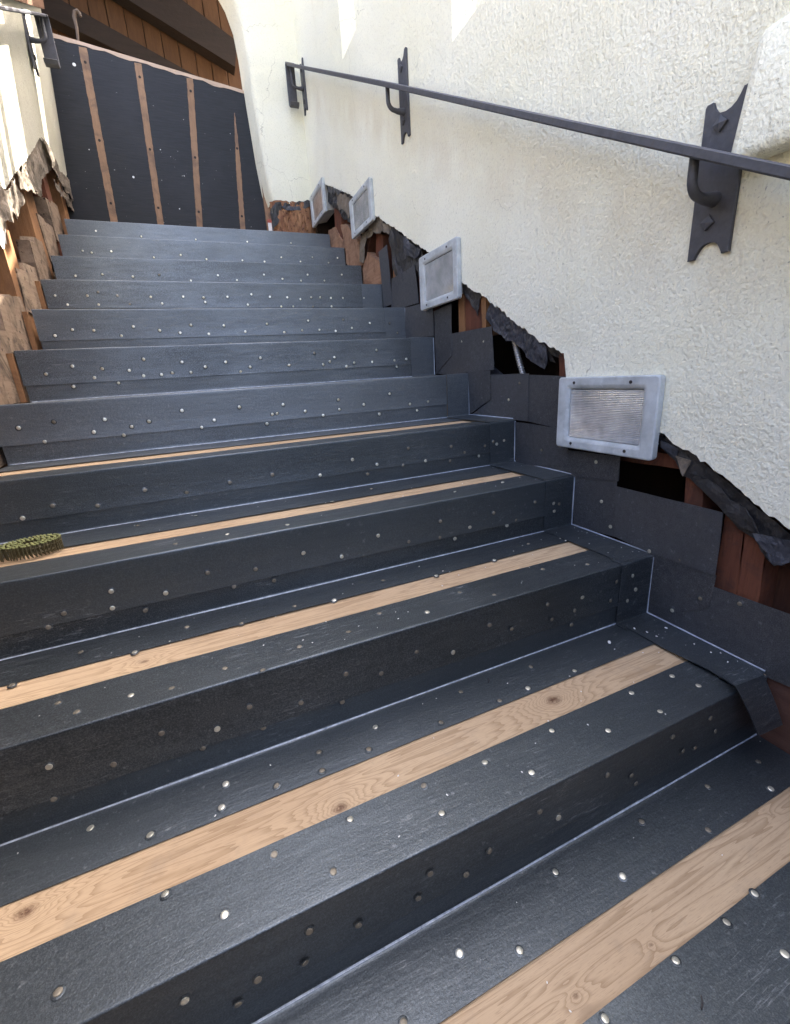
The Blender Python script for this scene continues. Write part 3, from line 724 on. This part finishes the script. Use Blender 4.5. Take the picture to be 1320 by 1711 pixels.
# plaster crumbs lying on the treads
bm = bmesh.new()
def crumb(p, s):
    bmesh.ops.create_icosphere(bm, subdivisions=1, radius=s, matrix=Matrix.Translation(p) @ Matrix.Rotation(random.uniform(0, 6), 4, 'Z') @ Matrix.Diagonal((1.6, .9, .55, 1)))
for (a, b, k, s) in [(1018,1073,1,.0048),(1060,1050,1,.003),(1081,1056,1,.0025),(1113,1049,1,.003),(1097,1063,1,.002),(1160,1076,1,.002),(945,903,2,.002),(960,880,2,.0025),(843,772,3,.003),(867,779,3,.002),(1188,1090,1,.002),(1216,1106,1,.002),(947,1062,1,.002),(942,1060,1,.0015)]:
    crumb(W(a, b, 'z', ZK[k]+.008 if a > 1040 else ZK[k]+.004), s)
for i in range(150):
    k = random.choice((0, 1, 1, 2, 2, 2, 3, 3)); x = -1.55*random.random()**1.7-.02; y = YK[k]+random.uniform(.02, D-.02)
    crumb(Vector((x, y, ZK[k]+(.0075 if x > -.12 else .003))), random.uniform(.0006, .0017))
deb = link('plaster_crumbs', frombm('crumbs', bm), M['chip']); tag(deb, 'scattered white plaster crumbs lying on the treads', 'debris', None, 'stuff')
for (a, b, k, rot) in [(816, 1141, 1, .8), (1172, 1686, 0, .4)]:
    p = W(a, b, 'z', ZK[k]+.004)
    t = tube('loose_pin', [p, p+Vector((.009*math.cos(rot), .009*math.sin(rot), 0)), p+Vector((.016*math.cos(rot+.2), .016*math.sin(rot+.2), .001))], .0011, M['screw'])
    tag(t, 'short dark bent pin lying on the tread ' + ('left of the large knot, third strip up' if False else ('behind the second bare strip from the bottom' if k else 'at the bottom of the picture')), 'pin')

# ------------------------------------------------------------------ left wall
lw = root('low_stucco_wall', (-1.7, 2, GZ), 'low cream stucco wall with torn lower edge and brown cap on the left of the stairs', 'wall')
lpx = [(-60, 345), (-30, 330), (0, 312), (10, 316), (18, 300), (24, 292), (28, 287), (34, 278), (40, 273), (50, 258), (58, 246), (66, 230), (75, 240), (86, 262), (98, 285), (110, 302), (116, 305)]
def xlw(a, b):
    p = W(a, b, 'x', -1.65)
    for _ in range(6): p = W(a, b, 'x', xl(p.y, p.z))
    return p
le = [xlw(a, b) for a, b in lpx]
prof = [(p.y, p.z) for p in le if p.y < 3.9] + [(3.95, 2.33)]
prof = sorted(prof); prof2 = [(LB, zs(LB)+.55), (.6, zs(.6)+.52), (1.5, zs(1.5)+.47)] + [p for p in prof if p[0] > 1.7]
lo2 = []
for i in range(len(prof2)-1):
    a, b = Vector(prof2[i]), Vector(prof2[i+1]); n = max(1, int((b-a).length/.02))
    for j in range(n):
        p = a.lerp(b, j/n); lo2.append((p.x, p.y+noise.noise(Vector((p.x*40, 1, 5)))*.012))
lo2.append(prof2[-1])
LT = 1.02
top = [(3.95, zs(3.95)+LT), (LB, zs(LB)+LT)]
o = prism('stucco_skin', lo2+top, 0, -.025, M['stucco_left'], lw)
for v in o.data.vertices: v.co.x += xl(v.co.y, v.co.z)
o = prism('wall_core', [(LB, zs(LB)+.62), (3.9, zs(3.9)+.62), (3.9, zs(3.9)+LT), (LB, zs(LB)+LT)], -.027, -.12, M['sheath'], lw)
for v in o.data.vertices: v.co.x += xl(v.co.y, v.co.z)
o = prism('cap_rail', [(LB, zs(LB)+LT+.001), (3.95, zs(3.95)+LT+.001), (3.95, zs(3.95)+LT+.05), (LB, zs(LB)+LT+.05)], .02, -.16, M['cap'], lw)
for v in o.data.vertices: v.co.x += xl(v.co.y, v.co.z)
prism('back_sheathing', [(LB, GZ), (4.0, GZ), (4.0, zs(4.0)+LT), (LB, zs(LB)+LT)], -1.86, -1.90, M['sheath'], lw)
# studs and stringer blocks
def lstud(y0, y1, mat, x=-1.70, z0=-.25, z1=.75):
    prism('stud', [(y0, zs(y0)+z0), (y1, zs(y1)+z0), (y1, zs(y1)+z1), (y0, zs(y0)+z1)], x, x-.10, mat, lw)
for a, b, m_ in ((1.05, 1.13, 'stud_tan'), (1.62, 1.70, 'stud_tan'), (2.22, 2.36, 'stud_tan'), (2.78, 2.95, 'stud_tan'), (3.30, 3.42, 'stud'), (3.72, 3.84, 'stud_tan')):
    lstud(a, b, M[m_])
for k in range(1, 12):
    y0, z = YK[k], ZK[k]; j = lambda s: random.uniform(-s, s)
    zb_ = ZK[k-1]
    t1, t2 = z+.005+j(.03), z+.055+j(.025)
    pts = [(y0-.22+j(.03), zb_+.002), (y0-.215+j(.03), t1), (y0-.12, t1+.012), (y0-.11, t2-.01), (y0+.05+j(.012), t2+.01), (y0+.055, zb_+.002)]
    prism('stringer_block', rough_edge(pts, .018, .0035, k*3), -1.694-.004*(k % 2), -1.752-.006*(k % 3), M['grey_wood'], lw)
for k in (6, 7, 8):
    box('riser_end_strip', (-1.693, YK[k]-.012, ZK[k-1]+.004), (-1.676, YK[k]+.004, ZK[k]-.008), M['stud_tan'], lw)
prism('stringer_board', [(LB, zs(LB)-.45), (4.0, zs(4.0)-.45), (4.0, zs(4.0)+.0), (LB, zs(LB)-.02)], -1.756, -1.80, M['grey_wood'], lw)
# torn felt hanging from the left wall
def lpaper(px, mat, seed, dx=.004, amp=.014, curl=.02):
    ps = [xlw(a, b) for a, b in px]
    o = paper('torn_paper', [(p.y, p.z) for p in ps], 0, amp, mat, lw, seed=seed, jag=.012)
    for v in o.data.vertices: v.co.x += xl(v.co.y, v.co.z)+dx
lpaper([(38, 272), (66, 230), (74, 240), (86, 270), (90, 286), (80, 290), (76, 296), (70, 318), (73, 330), (58, 318), (50, 300), (44, 290)], M['tar_brown'], 51, -.012)
lpaper([(67, 229), (76, 240), (98, 285), (117, 306), (125, 340), (120, 338), (104, 312), (90, 292), (78, 262)], M['tar_brown'], 52, .008)
lpaper([(88, 298), (104, 318), (124, 340), (131, 366), (116, 345), (98, 322)], M['tar_brown'], 53, .002)
lpaper([(26, 290), (38, 275), (50, 305), (57, 325), (42, 314), (41, 320), (30, 310)], M['tar_brown'], 54, .004)
lpaper([(-20, 318), (10, 314), (24, 296), (30, 316), (37, 335), (34, 345), (30, 362), (22, 366), (14, 352), (16, 372), (5, 372), (3, 386), (-20, 380)], M['tar_brown'], 55, .006)
lpaper([(-10, 380), (6, 380), (10, 408), (4, 414), (-8, 400)], M['chip'], 56, .004, .01)

# ------------------------------------------------------------------ handrails
def plate(name, cy, cz, wd, ht, x, sgn, parent, mat):
    """fish-tailed wall plate: concave ends, chamfered, thickness towards sgn"""
    pts = []
    hw, hh, rc = wd/2, ht/2, wd*.33
    def arc_(cyy, czz, r, a0, a1, n=8): return [(cyy+r*math.cos(a0+(a1-a0)*i/n), czz+r*math.sin(a0+(a1-a0)*i/n)) for i in range(n+1)]
    pts += [(cy-hw, cz-hh), ] + [(cy-hw, cz+hh-.004), (cy-hw+.003, cz+hh)]
    pts += arc_(cy, cz+hh, rc, math.pi, 2*math.pi)
    pts += [(cy+hw-.003, cz+hh), (cy+hw, cz+hh-.004), (cy+hw, cz-hh)]
    pts += arc_(cy, cz-hh, rc, 0, math.pi)
    pts = [(a+noise.noise(Vector((a*60, b*60, 1)))*.0012, b) for a, b in pts]
    return prism(name, pts, x, x+sgn*.010, mat, parent, .0015)
def boltmesh():
    bm = bmesh.new(); s = .0105
    bot = [bm.verts.new((s*a, s*b, 0)) for a, b in ((-1, -1), (1, -1), (1, 1), (-1, 1))]; mid = [bm.verts.new((s*a, s*b, .006)) for a, b in ((-1, -1), (1, -1), (1, 1), (-1, 1))]
    t = bm.verts.new((0, 0, .0095))
    bm.faces.new(bot[::-1])
    for i in range(4):
        bm.faces.new((bot[i], bot[(i+1) % 4], mid[(i+1) % 4], mid[i])); bm.faces.new((mid[i], mid[(i+1) % 4], t))
    me = frombm('bolt', bm); me.materials.append(M['iron']); return me
BOLT = boltmesh()
def bracket(parent, cy, cz, ht, wd, wx, railx, railz, sgn, arm_z):
    pl = plate('bracket', cy, cz, wd, ht, wx, sgn, parent, M['iron'])
    for dz in (ht*.34, -ht*.27):
        b = link('bolt', BOLT, None); b.rotation_euler = Vector((sgn, 0, 0)).to_track_quat('Z', 'Y').to_euler(); b.rotation_euler.rotate_axis('Z', .7+dz); b.location = (wx+sgn*.010, cy+.006, cz+dz); setparent(b, pl)
    x0 = wx+sgn*.008; dxr = railx-x0; r = .030*(1 if dxr > 0 else -1)
    pts = [(x0, cy, arm_z), (x0+dxr*.45, cy, arm_z-.002)]
    for i in range(7):
        t = i/6*math.pi/2; pts.append((railx-r+r*math.sin(t), cy, arm_z+abs(r)-abs(r)*math.cos(t)))
    pts.append((railx, cy, railz))
    rad = [.015, .0105]+[.0095]*8
    tube('arm', pts, .0095, M['iron'], pl, 12, rad)
hr = root('handrail', (-.1, .4, 1.1), 'long dark iron handrail on three fishtail brackets on the right stucco wall', 'handrail')
RX = -.105
def rz(y): return 1.178+(y-.398)*.5642
path = [(RX, -.6, rz(-.6)), (RX, .8, rz(.8)), (RX, 2, rz(2)+.004), (RX, 3.2, rz(3.2)), (RX, 3.68, rz(3.68))]
bar('rail', path, .060, .019, M['iron'], hr)
ez = rz(3.70)
bar('rail_end', [(RX, 3.676, rz(3.676)+.001), (RX, 3.70, ez+.008), (RX, 3.712, ez), (RX, 3.715, ez-.02), (RX, 3.725, ez-.20), (RX, 3.722, ez-.23), (RX, 3.705, ez-.245), (RX, 3.685, ez-.24), (RX, 3.675, ez-.225)], .066, .010, M['iron'], hr)
bracket(hr, .571, 1.236, .288, .088, SX, RX, rz(.571)-.004, -1, 1.200)
bracket(hr, 2.045, 2.075, .315, .088, SX, RX, rz(2.045)-.004, -1, 2.022)
bracket(hr, 3.685, 2.915, .30, .088, SX, RX, rz(3.685)-.004, -1, 2.905)
hl = root('handrail', (-1.55, 3.3, 2.5), 'end of the dark iron handrail on the low left wall', 'handrail')
ly, lz = 3.27, 2.70
lx0 = xl(ly, lz); lrx = lx0+.085
bracket(hl, ly, lz, .30, .075, lx0, lrx, lz+.10, 1, lz-.01)
def rzl(y): return lz+.105+(y-ly)*.5642
bar('rail', [(lrx, y, rzl(y)) for y in (-.6, 1, 2.4, 3.26)], .055, .012, M['iron'], hl)
ez = rzl(3.28)
bar('rail_end', [(lrx, 3.256, rzl(3.256)+.001), (lrx, 3.285, ez+.004), (lrx, 3.297, ez-.01), (lrx, 3.30, ez-.03), (lrx, 3.31, ez-.17), (lrx, 3.307, ez-.20), (lrx, 3.29, ez-.215), (lrx, 3.27, ez-.21), (lrx, 3.26, ez-.195)], .066, .010, M['iron'], hl)

# ------------------------------------------------------------------ step lights
def step_light(y0, y1, z0, z1, label, tilt=0.0):
    cy, cz = (y0+y1)/2, (z0+z1)/2
    t = root('step_light', (SX, cy, z0), label, 'step light', 'recessed step lights along the right wall')
    hw, hh = (y1-y0)/2, (z1-z0)/2; ow, oh = hw*.74, hh*.69
    def ring(w_, h_, r, x, n=4):
        out = []
        for (sy, sz, a0) in ((1, 1, 0), (-1, 1, math.pi/2), (-1, -1, math.pi), (1, -1, 1.5*math.pi)):
            for i in range(n+1):
                a = a0+math.pi/2*i/n; out.append((x, cy+sy*(w_-r)+r*math.cos(a), cz+sz*(h_-r)+r*math.sin(a)))
        return out
    F = SX-.022
    rings = [ring(hw-.001, hh-.001, .010, SX-.001), ring(hw, hh, .010, F+.003), ring(hw-.003, hh-.003, .009, F), ring(hw-.0045, hh-.0045, .009, F), ring(ow+.012, oh+.012, .010, F+.0005), ring(ow+.0105, oh+.0105, .010, F+.0006), ring(ow+.003, oh+.003, .008, F+.005), ring(ow, oh, .007, F+.007), ring(ow, oh, .007, F+.014), ring(ow, oh, .007, SX+.07)]
    bm = bmesh.new(); rv = [[bm.verts.new(Vector(p)+Vector((noise.noise(Vector(p)*25)*.0012, 0, noise.noise(Vector(p)*21)*.001))) for p in r] for r in rings]
    for a, b in zip(rv, rv[1:]):
        for i in range(len(a)): bm.faces.new((a[i], a[(i+1) % len(a)], b[(i+1) % len(a)], b[i]))
    rot = lambda o: None
    link('frame', frombm('frame', bm, True, 45), M['frame'], t)
    ln = bmesh.new(); r1 = [ln.verts.new(p) for p in ring(ow-.001, oh-.001, .008, F+.009)]; r2 = [ln.verts.new(p) for p in ring(ow-.001, oh-.001, .008, F+.014)]
    ln.faces.new(r2[::-1])
    NR = 30; strip = []
    for i in range(NR*2+1):
        zz = cz-oh+.003+(2*oh-.006)*i/(NR*2); xx = F+.0088+(.0016 if i % 2 else 0)
        strip.append((ln.verts.new((xx, cy-ow+.002, zz)), ln.verts.new((xx, cy+ow-.002, zz))))
    for u, v in zip(strip, strip[1:]): ln.faces.new((u[0], u[1], v[1], v[0]))
    for i in range(len(r1)): ln.faces.new((r1[i], r1[(i+1) % len(r1)], r2[(i+1) % len(r1)], r2[i]))
    link('lens', frombm('lens', ln), M['lens'], t)
    # housing with reflector and lamp behind the glass
    bx = bmesh.new(); x0, x1 = SX+.002, SX+.085
    a = [bx.verts.new(p) for p in ((x0, y0+.03, z0+.02), (x0, y1-.03, z0+.02), (x0, y1-.03, z1-.02), (x0, y0+.03, z1-.02))]; b = [bx.verts.new(p) for p in ((x1, y0+.05, z0+.035), (x1, y1-.05, z0+.035), (x1, y1-.05, z1-.035), (x1, y0+.05, z1-.035))]
    bx.faces.new(b)
    for i in range(4): bx.faces.new((a[i], a[(i+1) % 4], b[(i+1) % 4], b[i]))
    o = link('housing', frombm('housing', bx), M['reflector'], t); s = o.modifiers.new('thickness', 'SOLIDIFY'); s.thickness = .003
    tube('lamp', [(SX+.045, y0+.08, cz), (SX+.045, cy-.02, cz), (SX+.045, cy+.05, cz), (SX+.045, y1-.10, cz)], .02, M['white'], t, 12, [.014, .028, .030, .016])
    for sy in (-.52, .62):
        for sz in (-.85, .85):
            tube('screw', [(F-.0012, cy+sy*hw, cz+sz*hh), (F+.004, cy+sy*hw, cz+sz*hh)], .0046, M['screw'], t, 10)
    return t
step_light(.638, .987, .630, .848, 'largest and nearest pale step light, seen almost square on, above the bare cavity')
step_light(1.590, 1.936, 1.178, 1.406, 'second nearest pale step light, between the dark side flashing and stucco')
step_light(2.492, 2.860, 1.728, 1.935, 'third pale step light up, above the pinkish raw lumber')
step_light(3.400, 3.782, 2.050, 2.262, 'smallest and farthest pale step light, beside the rotted timber')

# flexible conduit in the open cavity
pts = []; rad = []
A, B = W(858, 560, 'x', .035), W(880, 640, 'x', .035)
for i in range(61):
    t = i/60; p = A.lerp(B, t)+Vector((0, math.sin(t*2.4)*.008, 0)); pts.append(p); rad.append(.0105+.0018*math.cos(i*math.pi/1.5))
tag(tube('flexible_conduit', pts, .01, M['conduit'], None, 10, rad), 'ribbed metal conduit hanging in the open wall cavity above the nearest light', 'conduit')

# ------------------------------------------------------------------ painted plywood barrier
BY = 3.955
bd = root('plywood_barrier', (-1.0, BY, 1.92), 'dark painted plywood sheet with four bare vertical stripes closing the head of the stairs', 'barrier')
sc = (BY+.145)/(3.9+.145)
def bp(x, z): # measured on y = 3.9
    return (CAM.x+(x-CAM.x)*sc, CAM.z+(z-CAM.z)*sc)
tl, tr = bp(-1.594, 3.079), bp(-.366, 2.939)
tl = (tl[0]-.10, tl[1]+.011); tr = (tr[0]+.05, tr[1]-.006)
prism('panel', [(-1.72, 1.922), (-.30, 1.922), tr, tl], BY, BY+.018, M['board'], bd, axis='y')
hi_ = [tl, tr]
n = 40; band = []; bb = []
for i in range(n+1):
    t = i/n; x = tl[0]+(tr[0]-tl[0])*t; z = tl[1]+(tr[1]-tl[1])*t
    band.append((x, z+.001)); bb.append((x, z-.020-.010*noise.noise(Vector((x*9, 2, 1)))-.008*noise.noise(Vector((x*40, 2, 1)))))
prism('bare_top_edge', band+bb[::-1], BY-.0015, BY+.0195, M['board_edge'], bd, axis='y')
for (xt, zt, xb, wd, tp) in ((-1.405, 3.030, -1.444, .054, 1), (-1.096, 2.997, -1.148, .050, 1), (-.78, 2.962, -.884, .050, 1), (-.507, 2.80, -.572, .044, .12)):
    T, B = bp(xt, zt), bp(xb, 2.045); B = (B[0]+(B[0]-T[0])*.1, 1.93)
    Lp, Rp = [], []
    for i in range(61):
        t = i/60; x = B[0]+(T[0]-B[0])*t; z = B[1]+(T[1]-B[1])*t; ww = wd*.42*(1 if tp == 1 else min(1, tp+(1-t)*2.2))
        Lp.append((x-ww+noise.noise(Vector((z*30, x, 1)))*.0025+noise.noise(Vector((z*110, x, 1)))*.002, z)); Rp.append((x+ww+noise.noise(Vector((z*30, x, 7)))*.0025+noise.noise(Vector((z*110, x, 9)))*.002, z))
    sp = prism('bare_stripe', Lp+Rp[::-1], BY-.0016, BY+.001, M['board_raw'], bd, axis='y')
    for t in (.22, .55, .93) if tp == 1 else (.25, .75):
        x = B[0]+(T[0]-B[0])*t; z = B[1]+(T[1]-B[1])*t
        tube('screw_hole', [(x, BY-.0030, z), (x, BY-.0005, z)], .0085, M['black'], sp, 8)
for a, b, r in ((124, 108, .010), (223, 296, .007), (300, 349, .004), (268, 250, .003), (149, 250, .003)):
    p = W(a, b, 'y', BY); tube('paint_chip', [(p.x, BY-.002, p.z), (p.x, BY, p.z)], r, M['white'], bd, 8)
box('side_batten', (W(440, 300, 'y', BY-.03).x-.018, BY-.034, 1.925), (W(440, 300, 'y', BY-.03).x+.030, BY-.004, 2.42), M['board_raw'], bd)

# ------------------------------------------------------------------ porch behind the barrier
pw = root('plank_wall', (-.9, 5.4, 1.92), 'brown wall of upright planks with dark slanting beams behind the barrier', 'wall')
x = -3.2; i = 0
while x < 1.0:
    wd = .138
    box('plank', (x, 5.40+.004*(i % 2), 1.905), (x+wd-.006, 5.43, 5.6), M['plank'], pw, .003, 1); x += wd; i += 1
def beam(p0, p1, p2, p3, y=5.22):
    q = P([p0, p1, p2, p3], y)
    d0 = Vector(q[1])-Vector(q[0]); d0 = d0*.6
    prism('beam', [tuple(Vector(q[0])-d0), tuple(Vector(q[1])+d0*.1), tuple(Vector(q[2])+d0*.1), tuple(Vector(q[3])-d0)], y, y+.14, M['dark_wood'], pw, axis='y')
beam((215, 0), (384, 106), (386, 62), (312, -4))
beam((127, 50), (330, 150), (318, 122), (135, 11))
box('post', (W(396, 60, 'y', 4.4).x, 4.4, 1.92), (W(396, 60, 'y', 4.4).x+.2, 4.5, 4.6), M['post'], pw)
q0 = P([(20, 0), (68, 40)], 4.6)
box('post', (q0[0][0]-.25, 4.6, 1.92), (q0[0][0]+.14, 4.75, 4.8), M['dark_wood'], pw)
prism('plank_backing', [(-3.2, 1.9), (1, 1.9), (1, 5.6), (-3.2, 5.6)], 5.432, 5.46, M['dark_wood'], pw, axis='y')
prism('porch_floor', [(-3.2, 4.0), (1, 4.0), (1, 5.4), (-3.2, 5.4)], 1.80, 1.90, M['plank'], pw, axis='z')
prism('porch_roof', [(-3.2, 3.82), (1.0, 3.82), (1.0, 5.6), (-3.2, 5.6)], 4.95, 5.05, M['plank'], pw, axis='z')
hk = [W(131, 72, 'y', 3.99), W(128, 45, 'y', 3.99), W(124, 28, 'y', 3.99), W(125, 20, 'y', 3.99), W(129, 18, 'y', 3.99), W(133, 22, 'y', 3.99), W(135, 28, 'y', 3.99)]
tag(tube('metal_hook', hk, .011, M['post'], None, 8, [.008, .009, .011, .012, .012, .010, .008]), 'thin bent metal hook sticking up behind the top of the plywood barrier', 'hook')

# ------------------------------------------------------------------ coil of roofing nails
cn = root('nail_coil', (-1.55, 1.13, ZK[3]+.003), 'oval coil of olive roofing nails lying on a bare strip at the left', 'nail coil')
hm = bmesh.new()
for rr, hh in ((.0016, .0), (.0016, .029)): pass
bmesh.ops.create_cone(hm, segments=6, radius1=.0012, radius2=.0017, depth=.030, cap_ends=True, matrix=Matrix.Translation((0, 0, .015)))
SHK = frombm('coil_nail', hm, True, 40)
hb = bmesh.new(); bmesh.ops.create_cone(hb, segments=9, radius1=.0029, radius2=.0026, depth=.0016, cap_ends=True, matrix=Matrix.Translation((0, 0, .0308)))
bmesh.ops.create_cone(hb, segments=6, radius1=.0012, radius2=.0017, depth=.030, cap_ends=True, matrix=Matrix.Translation((0, 0, .015)))
CN = frombm('coil_nail', hb, True, 40); CN.materials.append(M['coil_head']); CN.materials.append(M['coil'])
for f in CN.polygons:
    if f.center.z < .0297: f.material_index = 1
c0 = W(52, 925, 'z', ZK[3]+.003); c0 = Vector((W(47, 924, 'z', ZK[3]+.003).x+.016, 1.108, c0.z)); ang = math.radians(10); wire = []
th = 0.0; first = True
while th < 2*math.pi*4.6:
    rr = .014+.0086*th/(2*math.pi)
    x, y = rr*1.18*math.cos(th), rr*.86*math.sin(th)
    p = c0+Vector((x*math.cos(ang)-y*math.sin(ang), x*math.sin(ang)+y*math.cos(ang), 0))
    wire.append(p); o = link('nail', CN, None); o.location = p
    o.rotation_euler = (random.uniform(-.05, .05), random.uniform(-.05, .05), 0); setparent(o, cn)
    th += .0068/rr
for hz in (.010, .022):
    tube('binding_wire', [p+Vector((0, 0, hz)) for p in wire], .0009, M['coil'], cn, 5)
